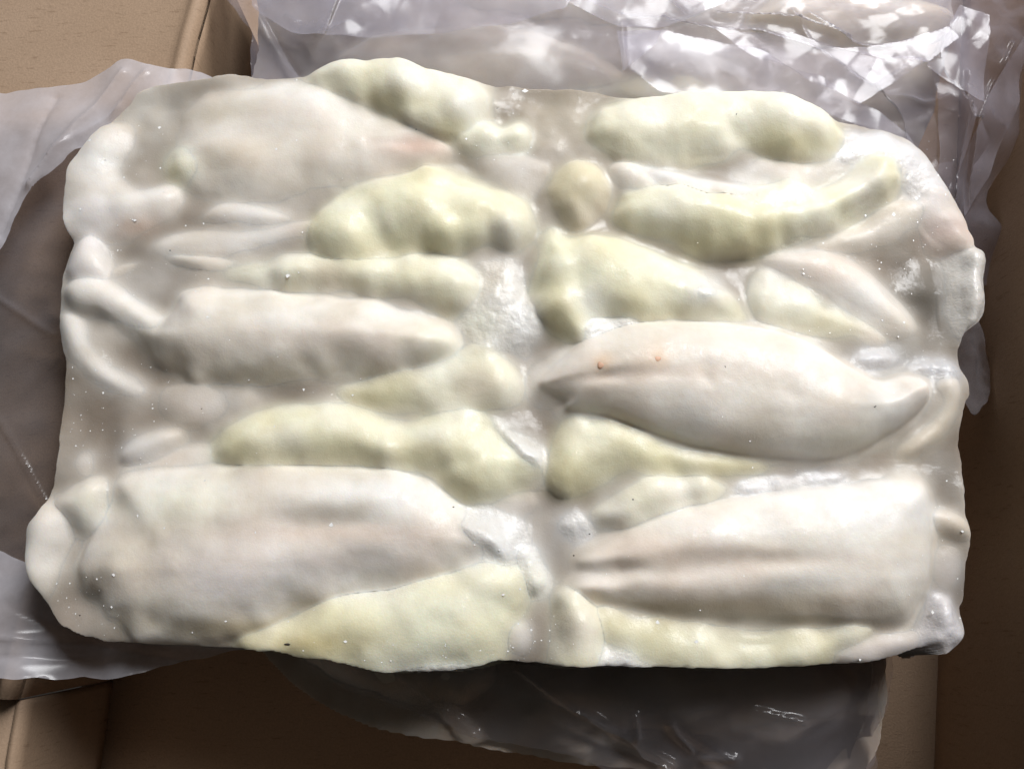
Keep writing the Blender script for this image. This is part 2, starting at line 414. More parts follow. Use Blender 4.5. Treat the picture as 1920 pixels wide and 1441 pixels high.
# left wall under the fold line
foot = np.column_stack([rim[:, 0], rim[:, 1], np.full(n, FLOOR)])
strip('wall_panel', rim_l - [0, 0, 0.004], foot, carton, TH, (ro[0], ro[1], 0))
# the folded crease: a soft rounded ridge, then the flap that lies outwards and droops along its length
droop = np.radians(3+26*np.clip((ts-0.33)/0.30, 0, 1)**1.2)
prof = []
for i in range(n):
    base = np.array([rim[i, 0], rim[i, 1]]); row = []
    for s in np.concatenate([np.linspace(0, 0.012, 7), np.linspace(0.016, 0.30, 16)]):
        ridge = 0.0035*math.exp(-((s-0.006)/0.0045)**2)
        a = droop[i]; ss = max(0, s-0.008)
        z = RZ + wav[i]*math.exp(-s*40) + ridge - 0.004*(s < 0.002) - math.sin(a)*ss
        xy = base + ro*(min(s, 0.008)+math.cos(a)*ss)
        row.append((xy[0], xy[1], z))
    prof.append(row)
G = np.array(prof); ni, nj = G.shape[:2]; G2 = G - np.array([0, 0, TH])
V = np.vstack([G.reshape(-1, 3), G2.reshape(-1, 3)]); F = []; k = ni*nj
for a in range(ni-1):
    for b in range(nj-1):
        q = [a*nj+b, a*nj+b+1, (a+1)*nj+b+1, (a+1)*nj+b]; F += [q, [k+v for v in q[::-1]]]
for a in range(ni-1): F += [[(a)*nj, (a+1)*nj, k+(a+1)*nj, k+a*nj], [(a+1)*nj+nj-1, a*nj+nj-1, k+a*nj+nj-1, k+(a+1)*nj+nj-1]]
for b in range(nj-1): F += [[b+1, b, k+b, k+b+1], [(ni-1)*nj+b, (ni-1)*nj+b+1, k+(ni-1)*nj+b+1, k+(ni-1)*nj+b]]
fl = mesh_np('flap', V, F, M_CARD, carton, None, CO, True)
# front end of the left wall, its flap torn off
c0 = P(26, 1316, RZ); c1 = P(-70, 1900, RZ); m_ = 40
cr = np.array([c0 + (c1-c0)*t for t in np.linspace(0, 1, m_)]); jag = 0.0012*np.sin(np.linspace(0, 9, m_))+RNG.normal(0, 0.00015, m_)
A = np.column_stack([cr[:, 0], cr[:, 1], RZ-0.010+jag])
B = np.column_stack([cr[:, 0], cr[:, 1], np.full(m_, FLOOR)])
strip('wall_panel', A, B, carton, TH, (-1, 0, 0))
strip('flap', A-[0.0042, 0, 0.001], A-[0.16, 0, 0.05], carton, TH, (0, 0, -1))
YB = 0.62; YF = -0.44
def xr(y): return 0.284 + (y+0.25)*0.16
R0, R1 = (xr(YF), YF), (xr(YB), YB)
strip('wall_panel', [R0+(-0.02,), R1+(-0.02,)], [R0+(FLOOR,), R1+(FLOOR,)], carton, TH, (1, 0, 0))
strip('wall_panel', [(c1[0], YF, -0.07), (R0[0], YF, -0.07)], [(c1[0], YF, FLOOR), (R0[0], YF, FLOOR)], carton, TH, (0, -1, 0))
strip('wall_panel', [(r0[0], YB, -0.02), (R1[0], YB, -0.02)], [(r0[0], YB, FLOOR), (R1[0], YB, FLOOR)], carton, TH, (0, 1, 0))
strip('flap', [(R0[0]+0.001, YF, -0.018), (R1[0]+0.001, YB, -0.018)], [(R0[0]+0.03, YF, 0.20), (R1[0]+0.03, YB, 0.20)], carton, TH, (1, 0, 0))  # right flap, out of view, stood upright to shade the right side
strip('floor_panel', [(-0.30, YF, FLOOR), (-0.30, YB, FLOOR)], [R0+(FLOOR,), R1+(FLOOR,)], carton, TH, (0, 0, -1))

# ================================================================== main block
OUT = [(255,175),(300,152),(380,143),(450,142),(555,143),(600,132),(660,123),(740,126),(830,140),(950,155),(1060,163),(1120,172),(1175,186),(1215,190),(1270,182),(1340,176),(1430,180),(1520,198),(1570,225),(1640,238),(1695,255),(1735,288),(1764,330),(1783,360),(1804,394),(1816,430),(1822,462),(1842,478),(1843,520),(1842,585),(1830,604),(1810,622),(1806,680),(1818,712),(1820,740),(1811,756),(1806,800),(1806,900),(1807,955),(1818,1000),(1815,1050),(1808,1120),(1800,1140),(1810,1185),(1798,1208),(1776,1226),(1756,1210),(1720,1216),(1680,1230),(1600,1244),(1500,1247),(1420,1252),(1300,1248),(1180,1245),(1060,1246),(1020,1240),(960,1236),(900,1246),(830,1255),(750,1256),(690,1250),(640,1240),(580,1228),(500,1218),(400,1210),(300,1207),(200,1200),(140,1185),(105,1166),(85,1130),(66,1090),(58,1040),(62,990),(88,957),(100,905),(108,850),(115,760),(121,690),(112,640),(108,580),(115,530),(134,462),(134,440),(125,390),(130,350),(145,300),(180,255),(215,215)]
PCS = []
def pc(name, kind, col, pts, **kw): PCS.append(dict(name=name, kind=kind, col=col, pts=pts, **kw))
# ---- left column
pc('squid_mantle','squid',WHITE,[(345,225),(380,180),(450,160),(560,150),(620,163),(700,205),(780,242),(838,272),(836,300),(790,314),(700,328),(620,352),(560,368),(450,378),(390,368),(345,342),(325,285)],zb=-11,H=10,R=24,e=0.8,hs=0.85,
   grooves=[([(690,262),(760,266),(845,284)],8,2.6),([(330,235),(420,222),(540,236)],30,2.4),([(690,326),(760,314),(845,302)],7,1.4)],patches=[(775,272,(80,20),(0.72,0.50,0.40),0.75),(480,285,(140,40),BEIGE,0.55),(400,212,(70,26),(0.55,0.50,0.40),0.6),(600,185,(90,26),(0.88,0.86,0.83),0.7),(760,320,(70,14),(0.74,0.56,0.47),0.6)],lumps=[(560,180,80,1.5),(460,330,70,1.5),(620,310,60,1.0)])
pc('squid_roe','roe',ROEP,[(305,305),(325,278),(360,272),(390,290),(392,325),(355,342),(318,335)],zb=-10,H=6.5,e=0.7,blur=0.002,patches=[(325,318,(18,20),ROED,0.8),(362,285,(24,12),(0.87,0.87,0.80),0.8)])
pc('squid_arm','squid',PALE,[(110,305),(170,240),(225,236),(240,262),(228,320),(262,345),(325,345),(340,372),(310,412),(255,440),(190,450),(100,440),(95,395)],zb=-11,H=8,R=16,hs=1.3,patches=[(270,425,(80,22),(0.70,0.53,0.43),0.85),(170,400,50,(0.86,0.83,0.82),0.8),(190,290,30,(0.82,0.81,0.78),0.7)],lumps=[(190,290,40,1.5),(170,390,40,2),(240,390,40,2),(300,380,35,1.5)],grooves=[([(228,265),(215,320),(200,350)],16,2.4)])
pc('squid_roe','roe',ROEP,[(570,150),(640,100),(740,100),(840,118),(905,165),(918,205),(892,240),(850,256),(800,240),(740,214),(660,184),(605,165)],zb=-9,H=9,R=18,lumps=[(760,163,46,5),(862,205,44,4.5),(650,150,50,2)],patches=[(720,190,(70,24),ROED,0.8),(835,242,(50,20),ROED,0.7),(760,160,(36,26),(0.88,0.87,0.80),0.7),(870,205,(36,22),(0.88,0.87,0.82),0.7)])
pc('squid_roe','roe',ROEP,[(855,262),(890,228),(920,224),(940,238),(975,226),(998,250),(988,282),(940,292),(885,288)],zb=-11,H=5,lumps=[(908,248,32,3),(962,250,34,3)],blur=0.0016)
pc('squid_mantle','squid',PALE,[(900,300),(960,290),(1028,308),(1015,350),(985,380),(945,352)],zb=-11,H=4,blur=0.002,fade=0.2)
pc('squid_roe','roe',ROE,[(598,400),(650,352),(740,334),(850,320),(920,350),(985,372),(998,425),(962,466),(915,452),(865,472),(800,468),(740,482),(680,492),(605,482),(580,452)],zb=-10,H=9,R=18,
   lumps=[(640,435,58,4),(770,395,66,3),(830,440,44,4),(895,435,40,3.5),(955,432,44,4.5),(740,360,50,2),(880,370,50,2)],grooves=[([(690,415),(720,450),(760,475)],16,3.5),([(925,455),(918,425),(925,400)],9,3)],patches=[(640,490,(60,18),ROED,0.7),(760,465,(60,20),ROED,0.7),(640,440,40,(0.84,0.83,0.66),0.7),(950,440,40,WHITE,0.7)])
pc('squid_arm','squid',PALE,[(380,415),(410,386),(460,382),(520,398),(545,415),(470,425)],zb=-11.5,H=6,blur=0.0016,rag=0.4)
pc('squid_arm','squid',PALE,[(275,470),(320,441),(400,432),(490,430),(588,414),(585,448),(500,472),(420,484),(330,482)],zb=-11.5,H=6,blur=0.0016,grooves=[([(320,465),(420,458),(520,455)],8,1.0)],rag=0.4)
pc('squid_arm','squid',WHITE,[(305,480),(370,480),(440,490),(446,502),(415,514),(365,508)],zb=-12,H=5,blur=0.0012,rag=0.3)
pc('squid_arm','squid',(0.84,0.83,0.85),[(150,450),(178,438),(196,470),(208,505),(200,526),(150,530),(122,516),(132,480)],zb=-11,H=8,R=14,rag=0.5)
pc('squid_arm','squid',PALE,[(205,520),(225,500),(270,492),(262,504),(225,524)],zb=-12,H=4,rag=0.3)
pc('squid_arm','squid',WHITE,[(118,545),(150,520),(200,525),(262,568),(315,604),(300,640),(245,618),(190,590),(140,580)],zb=-10,H=7.5,R=14,grooves=[([(150,545),(210,570),(290,620)],8,1.2)],rag=0.5)
pc('squid_arm','squid',PALE,[(114,590),(145,596),(168,640),(205,690),(268,725),(258,748),(205,728),(150,690),(118,645)],zb=-10,H=6,R=12,rag=0.5)
pc('squid_mantle','squid',WHITE,[(335,545),(400,533),(480,543),(580,552),(700,565),(780,588),(850,622),(864,655),(825,685),(740,702),(640,716),(520,724),(420,720),(330,700),(262,655),(205,600),(192,572),(250,590),(310,590)],crisp=0.55,zb=-11,H=15,R=27,e=0.7,tilt=(0.01,0.06),
   grooves=[([(200,585),(300,625),(420,660)],16,1.2)],patches=[(280,640,(110,40),(0.66,0.61,0.52),0.7),(600,640,(220,30),PINK,0.35),(830,640,(60,40),ROEP,0.7),(450,700,(220,22),(0.70,0.64,0.52),0.5)])
pc('squid_roe','roe',ROEP,[(415,512),(450,488),(520,476),(585,480),(640,490),(710,484),(790,478),(860,484),(900,505),(905,545),(870,580),(800,565),(700,548),(600,545),(500,540),(430,530)],zb=-10,H=6.5,R=14,lumps=[(545,512,48,3),(700,518,44,3),(845,528,56,3),(470,510,40,2)],patches=[(620,520,40,BEIGE,0.6)],blur=0.0018)
pc('frost_or_glint_patch','frost',FROST,[(890,490),(950,476),(978,500),(985,550),(1008,590),(1008,628),(985,645),(930,652),(890,632),(868,600),(888,550)],zb=-11,H=6.5,R=12,rag=2,patches=[(920,530,50,BEIGE,0.6),(890,610,50,ROEP,0.7)])
pc('squid_roe','roe',ROEP,[(610,735),(700,705),(800,680),(862,650),(930,660),(975,715),(955,765),(900,775),(800,780),(700,768)],zb=-12,H=6,R=16,lumps=[(800,710,70,2),(940,710,48,3),(870,690,40,2)],patches=[(690,745,(110,30),ROED,0.8),(900,730,40,BEIGE,0.7)],blur=0.002)
pc('squid_mantle','squid',PALE,[(285,760),(310,725),(380,722),(470,740),(520,760),(440,790),(360,800),(310,790)],zb=-13,H=4,blur=0.003,fade=0.35)
pc('squid_roe','roe',ROE,[(388,855),(430,798),(520,763),(600,752),(665,762),(740,790),(820,776),(890,768),(950,792),(1000,838),(1014,880),(965,912),(915,945),(868,948),(828,912),(795,892),(700,886),(600,882),(500,880),(420,876)],zb=-11,H=10,R=20,lumps=[(585,798,70,3),(700,820,60,1.5),(900,880,66,2.5),(860,800,60,1)],grooves=[([(800,890),(830,872),(850,862)],10,3.5),([(730,775),(745,800)],20,1.5)],patches=[(740,850,(160,26),ROED,0.6),(870,925,50,ROED,0.6),(520,850,(120,24),ROED,0.4)])
pc('frost_or_glint_patch','frost',FROST,[(915,790),(940,785),(985,825),(1012,850),(1010,875),(985,872),(950,845)],zb=-9,H=8.5,R=8,rag=1.6)
pc('squid_arm','squid',(0.84,0.83,0.84),[(223,852),(258,816),(318,806),(334,822),(295,860),(240,870)],zb=-10.5,H=7,rag=0.3)
pc('squid_arm','squid',PALE,[(205,890),(250,868),(310,848),(390,838),(402,872),(330,888),(250,900)],zb=-12,H=4.5,rag=0.3,patches=[(300,875,60,PINK,0.5)])
pc('squid_arm','squid',PALE,[(138,880),(150,850),(175,848),(188,885),(165,905)],zb=-12,H=4.5,blur=0.002,fade=0.1)
pc('squid_arm','squid',WHITE,[(30,1045),(40,985),(80,945),(122,950),(132,985),(112,1035),(104,1085),(80,1125),(40,1100)],zb=-10,H=8,R=12,patches=[(70,1050,30,PALE,0.6)])
pc('squid_arm','squid',WHITE,[(105,940),(150,905),(200,892),(212,935),(196,985),(155,1005),(126,975)],zb=-10,H=9.5,R=16,e=0.7,patches=[(170,940,40,ROEP,0.5)])
pc('squid_mantle','squid',WHITE,[(165,1125),(140,1075),(165,1010),(200,945),(225,893),(300,880),(450,870),(600,873),(720,880),(790,900),(850,940),(905,975),(950,1015),(915,1058),(840,1078),(740,1104),(650,1116),(560,1146),(480,1186),(400,1206),(300,1205),(250,1206),(210,1170)],crisp=0.55,zb=-9,H=13,R=30,e=0.62,tilt=(0.0,0.02),
   lumps=[(700,925,110,2.0),(430,1085,150,2.5),(560,930,100,1.2)],
   grooves=[([(420,1002),(560,985),(700,980),(860,990)],20,4.6),([(200,960),(235,1010),(215,1070)],30,2.5),([(300,1000),(330,1060)],30,1.5)],
   patches=[(640,1000,(240,20),(0.66,0.55,0.47),0.75),(620,1050,(240,26),(0.72,0.66,0.62),0.7),(168,1098,(18,20),(0.16,0.12,0.09),0.9),(180,1108,(10,8),(0.10,0.07,0.05),0.9),(210,1142,(34,7),(0.30,0.25,0.18),0.7),(240,1040,(70,60),BEIGE,0.7),(470,1175,(200,18),(0.56,0.47,0.30),0.75),(340,940,(90,40),ROEP,0.6),(300,1130,(60,30),(0.66,0.60,0.48),0.6),(720,920,(120,26),(0.89,0.88,0.86),0.8),(430,1090,(110,40),(0.82,0.77,0.75),0.7)])
pc('squid_roe','roe',ROE,[(440,1200),(560,1148),(650,1114),(750,1100),(850,1066),(925,1028),(985,1050),(984,1120),(960,1180),(945,1230),(930,1290),(820,1300),(720,1300),(620,1290),(520,1270)],zb=-10,H=10,R=20,lumps=[(670,1150,72,2.5),(800,1175,95,2.5),(900,1190,60,2),(900,1090,60,1.5)],grooves=[([(600,1150),(650,1200),(690,1245)],20,1.8)],patches=[(590,1205,(110,22),(0.60,0.51,0.27),0.85),(800,1170,100,(0.86,0.86,0.68),0.7),(900,1060,60,ROEP,0.5)])
pc('frost_or_glint_patch','frost',FROST,[(855,985),(890,975),(940,1000),(955,1030),(945,1055),(900,1035)],zb=-3,H=6.5,R=8,rag=1.6)
pc('frost_or_glint_patch','frost',(0.86,0.86,0.84),[(955,1045),(975,1020),(1000,1028),(1012,1060),(1020,1098),(1005,1122),(980,1090)],zb=-11,H=9,R=9,patches=[(1000,1090,30,ROEP,0.6)])
pc('squid_arm','squid',PALE,[(905,960),(940,930),(990,925),(1005,950),(960,980)],zb=-13,H=3.5,blur=0.002,fade=0.3)
pc('frost_or_glint_patch','frost',FROST,[(730,1262),(770,1225),(850,1212),(910,1235),(900,1280),(780,1290)],zb=-9,H=10,R=10)
pc('squid_arm','squid',PALE,[(940,1170),(985,1160),(1000,1190),(985,1225),(950,1222)],zb=-12,H=5,blur=0.002,fade=0.2)
pc('frost_or_glint_patch','frost',(0.70,0.70,0.72),[(1600,668),(1640,660),(1690,672),(1660,690),(1620,688)],zb=-11,H=5,R=5,rough=1.5)  # glassy glint on the ice, put in as a pale raised patch
pc('frost_or_glint_patch','frost',(0.62,0.62,0.64),[(1700,690),(1740,682),(1790,690),(1785,712),(1740,702)],zb=-11,H=5,R=5,rough=1.5)  # second ice glint, its brightness set into the patch colour
# ---- right column
pc('squid_roe','roe',ROEP,[(1105,245),(1140,205),(1220,165),(1330,150),(1440,155),(1535,190),(1574,245),(1575,282),(1535,302),(1460,297),(1405,282),(1370,306),(1300,314),(1220,308),(1150,292),(1110,272)],zb=-10,H=9.5,R=20,lumps=[(1490,225,95,3.5),(1200,240,60,1.5),(1300,230,60,1.0)],grooves=[([(1360,210),(1385,260),(1380,310)],18,1.5)],patches=[(1490,270,(90,24),ROED,0.8),(1300,300,(60,18),ROED,0.5),(1200,240,80,ROEP,0.5)])
pc('squid_mantle','squid',PALE,[(1370,325),(1420,296),(1500,306),(1590,298),(1600,318),(1560,345),(1480,354),(1410,348)],zb=-11,H=5,blur=0.002,fade=0.05)
pc('squid_roe','roe',BEIGE,[(1036,332),(1082,304),(1128,322),(1143,368),(1124,405),(1082,428),(1040,410),(1024,372)],zb=-12,H=9,e=0.55,lumps=[(1098,340,36,1.5),(1070,395,30,1)])
pc('squid_arm','squid',WHITE,[(1138,320),(1175,307),(1215,318),(1232,350),(1205,362),(1165,350)],zb=-11,H=6)
pc('squid_roe','roe',ROE,[(1148,398),(1172,358),(1230,346),(1320,362),(1420,378),(1500,372),(1580,342),(1622,302),(1660,304),(1670,345),(1635,392),(1560,432),(1480,462),(1400,478),(1300,478),(1220,458),(1170,432)],zb=-11,H=12,R=20,tilt=(0.03,0.06),patches=[(1300,455,(140,22),ROED,0.8),(1500,440,(120,22),ROED,0.6),(1620,340,50,PALE,0.6),(1230,400,60,ROEP,0.6)])
pc('squid_arm','squid',(0.86,0.86,0.87),[(1212,318),(1300,332),(1400,352),(1450,368),(1440,376),(1350,372),(1250,354)],zb=-9,H=5.5,R=6,grooves=[([(1240,338),(1320,350),(1420,368)],6,1.5)],rag=0.4)
pc('frost_or_glint_patch','frost',(0.86,0.86,0.74),[(1378,395),(1420,362),(1500,352),(1522,385),(1505,425),(1450,438),(1395,430)],zb=-4,H=6,R=5,rag=2,rough=0.35)
pc('squid_roe','roe',ROE,[(998,505),(1018,440),(1040,418),(1068,446),(1140,445),(1230,464),(1310,500),(1370,548),(1408,604),(1350,614),(1230,606),(1115,608),(1104,645),(1062,640),(1020,595),(1000,555)],zb=-11,H=11,R=18,lumps=[(1045,490,50,1.5),(1180,510,80,1.5)],grooves=[([(1085,480),(1088,540),(1090,600)],16,2.0)],patches=[(1038,580,(34,60),ROED,0.8),(1110,560,(30,40),(0.84,0.84,0.78),0.7),(1260,590,(110,18),ROED,0.5),(1330,540,50,PALE,0.6)])
pc('frost_or_glint_patch','frost',FROST,[(1275,545),(1310,530),(1345,545),(1350,565),(1320,575),(1290,570)],zb=-4,H=5.5,R=6,rag=1.6)
pc('frost_or_glint_patch','frost',FROST,[(1094,605),(1130,594),(1200,598),(1160,622),(1115,648),(1096,652)],zb=-9,H=9,R=6)
pc('squid_mantle','squid',PALE,[(1425,488),(1500,466),(1580,478),(1640,518),(1690,568),(1722,618),(1690,632),(1640,612),(1580,575),(1500,532)],zb=-12,H=9,R=13,rag=0.4,patches=[(1560,500,(100,40),PINK,0.6),(1690,600,40,BEIGE,0.5)])
pc('squid_roe','roe',ROEP,[(1398,530),(1430,505),(1480,518),(1570,566),(1640,606),(1660,640),(1590,648),(1480,626),(1420,602),(1400,575)],zb=-13,H=8,R=15,patches=[(1450,520,30,PALE,0.6),(1560,610,(80,24),ROED,0.5),(1640,630,30,PINK,0.6)])
pc('squid_mantle','squid',BEIGE,[(1500,468),(1570,438),(1640,395),(1710,375),(1750,392),(1720,432),(1650,470),(1580,478)],zb=-13,H=6,blur=0.002,fade=0.1)
pc('squid_arm','squid',(0.66,0.54,0.49),[(1712,380),(1760,345),(1795,385),(1818,440),(1818,475),(1775,475),(1730,445)],zb=-11,H=5,blur=0.0015,rough=3)
pc('frost_or_glint_patch','frost',(0.80,0.80,0.82),[(1560,300),(1600,258),(1680,258),(1740,305),(1775,352),(1755,405),(1722,385),(1690,330),(1640,290),(1590,315)],zb=-10,H=4.5,R=8,rag=2,rough=1.3)
pc('squid_mantle','squid',(0.87,0.83,0.77),[(1016,705),(1060,662),(1100,632),(1180,606),(1300,600),(1420,610),(1520,638),(1600,688),(1650,712),(1700,702),(1742,714),(1744,748),(1700,792),(1620,840),(1550,857),(1440,852),(1320,836),(1220,806),(1140,776),(1066,765),(1060,748),(1018,726)],zb=-8,H=15,R=24,e=0.55,rag=0.25,blur=0.0007,label='smooth white squid mantle with two orange spots',
   grooves=[([(1018,712),(1100,706),(1250,702),(1330,708)],11,2.2),([(1318,690),(1330,740)],9,0.9),([(1640,760),(1690,730),(1745,725)],12,2.0),([(1475,720),(1500,770)],14,0.6)],crisp=0.6,patches=[(1127,684,20,(0.72,0.50,0.32),0.8),(1233,673,20,(0.76,0.58,0.42),0.8),(1640,770,(60,50),(0.60,0.59,0.55),0.5),(1200,705,(160,18),PINK,0.55),(1600,820,(100,24),ROEP,0.4)])
pc('squid_roe','roe',(0.72,0.69,0.49),[(1022,880),(1040,820),(1066,768),(1140,778),(1230,812),(1330,842),(1450,862),(1500,880),(1400,898),(1300,904),(1180,902),(1120,926),(1062,934),(1030,912)],zb=-14,H=10,R=16,rag=0.4,patches=[(1070,910,(50,26),ROED,0.7),(1350,875,(140,24),ROED,0.7),(1110,820,50,ROEP,0.5)])
pc('squid_arm','squid',BEIGE,[(1750,722),(1775,705),(1798,720),(1797,772),(1765,822),(1705,858),(1690,840),(1738,795),(1758,752)],zb=-12,H=6.5,rag=0.3)
pc('squid_roe','roe',ROEP,[(1110,965),(1150,925),(1205,898),(1280,888),(1350,903),(1370,928),(1260,968),(1165,992)],zb=-12,H=8,R=12,patches=[(1280,905,60,WHITE,0.6),(1150,960,40,PALE,0.6)])
pc('frost_or_glint_patch','frost',(0.82,0.82,0.84),[(1380,908),(1430,892),(1520,888),(1600,890),(1610,902),(1520,915),(1420,930),(1380,932)],zb=-11,H=6.5,R=6,rough=1.2)
pc('frost_or_glint_patch','frost',(0.78,0.78,0.78),[(1050,985),(1075,958),(1098,975),(1105,1000),(1070,1010)],zb=-12,H=5,R=6)
pc('squid_mantle','squid',WHITE,[(1084,1050),(1140,1020),(1230,970),(1330,945),(1450,925),(1560,915),(1660,902),(1728,903),(1748,955),(1750,1040),(1740,1100),(1704,1168),(1620,1170),(1500,1164),(1400,1158),(1280,1152),(1180,1134),(1078,1108),(1092,1084),(1150,1074),(1110,1066)],crisp=0.55,zb=-9,H=13,R=26,e=0.6,tilt=(0.0,0.03),rag=0.4,
   lumps=[(1640,960,110,1.5),(1330,965,90,1.0)],grooves=[([(1090,1068),(1200,1066),(1350,1054),(1640,1046)],16,4.2),([(1250,1130),(1400,1120),(1650,1120)],22,1.6)],patches=[(1200,1030,(110,30),PINK,0.7),(1350,1135,(240,18),(0.60,0.51,0.38),0.8),(1600,950,(120,40),(0.88,0.87,0.85),0.7),(1250,1095,(140,24),PINK,0.5),(1400,1050,(220,20),PINK,0.5)])
pc('squid_arm','squid',BEIGE,[(1742,965),(1775,955),(1808,972),(1822,1002),(1812,1016),(1765,1000)],zb=-12,H=6,rag=0.4)
pc('squid_arm','squid',(0.58,0.55,0.53),[(1748,1030),(1795,1025),(1808,1070),(1790,1110),(1750,1100)],zb=-13,H=4,blur=0.002)
pc('squid_roe','roe',ROEP,[(1028,1185),(1048,1112),(1088,1114),(1122,1160),(1140,1230),(1130,1285),(1040,1285)],zb=-12,H=10,R=14,patches=[(1080,1180,40,BEIGE,0.6)])
pc('squid_roe','roe',(0.70,0.67,0.48),[(1122,1140),(1200,1152),(1320,1168),(1500,1180),(1600,1174),(1630,1184),(1570,1222),(1500,1285),(1300,1290),(1185,1290),(1136,1230)],zb=-13,H=7,R=14,patches=[(1250,1160,(150,20),ROED,0.7),(1350,1210,80,ROEP,0.5)])
pc('frost_or_glint_patch','frost',FROST,[(1070,1245),(1110,1212),(1160,1198),(1215,1220),(1250,1250),(1240,1285),(1080,1285)],zb=-10,H=8,R=8,rag=1.6)
pc('frost_or_glint_patch','frost',(0.74,0.72,0.74),[(1742,1205),(1745,1160),(1760,1128),(1790,1140),(1806,1168),(1810,1190),(1795,1212),(1775,1228),(1756,1212)],zb=-9,H=8,R=9,rag=2,rough=1.2)
pc('frost_or_glint_patch','frost',(0.72,0.70,0.67),[(1808,505),(1812,475),(1826,468),(1842,478),(1843,530),(1842,588),(1828,606),(1812,590)],zb=-6,H=9,R=7)
pc('squid_arm','squid',(0.62,0.58,0.58),[(1555,1228),(1620,1202),(1700,1185),(1732,1195),(1700,1222),(1610,1244)],zb=-13,H=5,blur=0.0018)

block = thing('frozen_squid_block', 'large unwrapped slab of frozen white squid and yellow roe lying on top', 'frozen squid', (0, 0, -0.064), 'frozen squid slabs in the carton')
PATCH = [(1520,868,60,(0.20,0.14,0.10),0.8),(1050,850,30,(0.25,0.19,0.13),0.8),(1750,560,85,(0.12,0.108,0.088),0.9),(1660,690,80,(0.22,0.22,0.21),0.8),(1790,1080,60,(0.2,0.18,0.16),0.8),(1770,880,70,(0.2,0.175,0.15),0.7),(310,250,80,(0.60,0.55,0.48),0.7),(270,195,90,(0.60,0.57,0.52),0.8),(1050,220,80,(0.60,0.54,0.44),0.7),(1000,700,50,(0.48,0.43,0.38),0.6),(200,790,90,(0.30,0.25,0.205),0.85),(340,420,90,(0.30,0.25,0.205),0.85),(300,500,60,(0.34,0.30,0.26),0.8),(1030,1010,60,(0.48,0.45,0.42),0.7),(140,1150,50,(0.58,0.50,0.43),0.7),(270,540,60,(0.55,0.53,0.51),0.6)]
objs, HGT = build_block(block, OUT, PCS, 0.0008, 0.064, -0.0148, 0.0, ice_patches=PATCH)
BO = tuple(block.location)
def disc(name, px, py, rx, ry, ang, m, parent, lift=0.0002, h=0.0005):
    x, y, z = on_surface(px, py, HGT); n_ = 14; V = []; ca, sa = math.cos(ang), math.sin(ang)
    for kz, kr in ((-0.0012, 1.0), (lift, 0.95), (lift+h*0.7, 0.55)):
        for k_ in range(n_):
            t = 2*math.pi*k_/n_; w = 1+0.12*math.sin(3*t+px); u, v = rx*kr*w*math.cos(t), ry*kr*w*math.sin(t)
            X_, Y_ = x+u*ca-v*sa, y+u*sa+v*ca
            V.append((X_, Y_, HGT(X_, Y_)*0.5+z*0.5+kz))
    V.append((x, y, z+lift+h)); c = len(V)-1; F = []
    for r in range(2):
        for k_ in range(n_):
            a, b = r*n_+k_, r*n_+(k_+1) % n_; F += [(a, b, b+n_), (a, b+n_, a+n_)]
    F += [(2*n_+k_, 2*n_+(k_+1) % n_, c) for k_ in range(n_)]
    return mesh_np(name, V, F, m, parent, None, BO)
mant = [o for p, o in objs if p.get('label')][0]
for px, py, r in ((1127, 684, 0.0023), (1233, 673, 0.0021)):
    disc('orange_spot', px, py, r, r*0.9, 0.3, M_SPOT, mant, -0.0001, 0.0003)
for px, py, a, b, an in ((932,203,.0011,.0004,.3),(1381,214,.0008,.0004,1.2),(1360,687,.0011,.0003,1.9),(543,1208,.0033,.0006,-.12),(1640,762,.0013,.0006,.4),(850,950,.0006,.0004,.6),(319,469,.0006,.0005,0),(378,766,.0006,.0004,.5),(1105,1000,.0007,.0006,0),(1076,1041,.0006,.0005,0),(150,1153,.0007,.0006,0),(1187,936,.0006,.0005,0),(780,243,.0006,.0003,1.3)):
    disc('dark_speck', px, py, a, b, an, M_SPECK, block, -0.0001, 0.0002)
# frost crumbs scattered over the ice
V = []; F = []
def crumb(px, py, s):
    x, y, z = on_surface(px, py, HGT); b = len(V)
    for d in ((1,0,0),(0,1,0),(-1,0,0),(0,-1,0),(0,0,1),(0,0,-1)):
        V.append((x+d[0]*s*random.uniform(.6,1.4), y+d[1]*s*random.uniform(.6,1.4), z+d[2]*s*0.4))
    for f in ((0,1,4),(1,2,4),(2,3,4),(3,0,4),(1,0,5),(2,1,5),(3,2,5),(0,3,5)): F.append([b+v for v in f])
for (x0, y0, x1, y1, n_) in ((150,200,330,440,42),(130,680,330,880,70),(140,440,420,560,26),(100,1060,230,1195,34),(230,870,420,1000,16),(860,150,1010,320,24),(1600,260,1790,470,46),(1500,440,1730,640,36),(1700,900,1805,1200,30),(560,1200,1000,1250,30),(950,1100,1050,1245,26),(300,150,1000,1200,70),(1050,450,1750,1240,70)):
    for _ in range(int(n_*1.1)): crumb(random.uniform(x0, x1), random.uniform(y0, y1), 0.00030*math.exp(random.gauss(0.0, 0.6)))
cr_ = mesh_np('frost_crumbs', V, F, M_CRUMB, block, None, BO, True, np.tile((0.0, 0.1, 0.995), (len(V), 1))); cr_['kind'] = 'stuff'

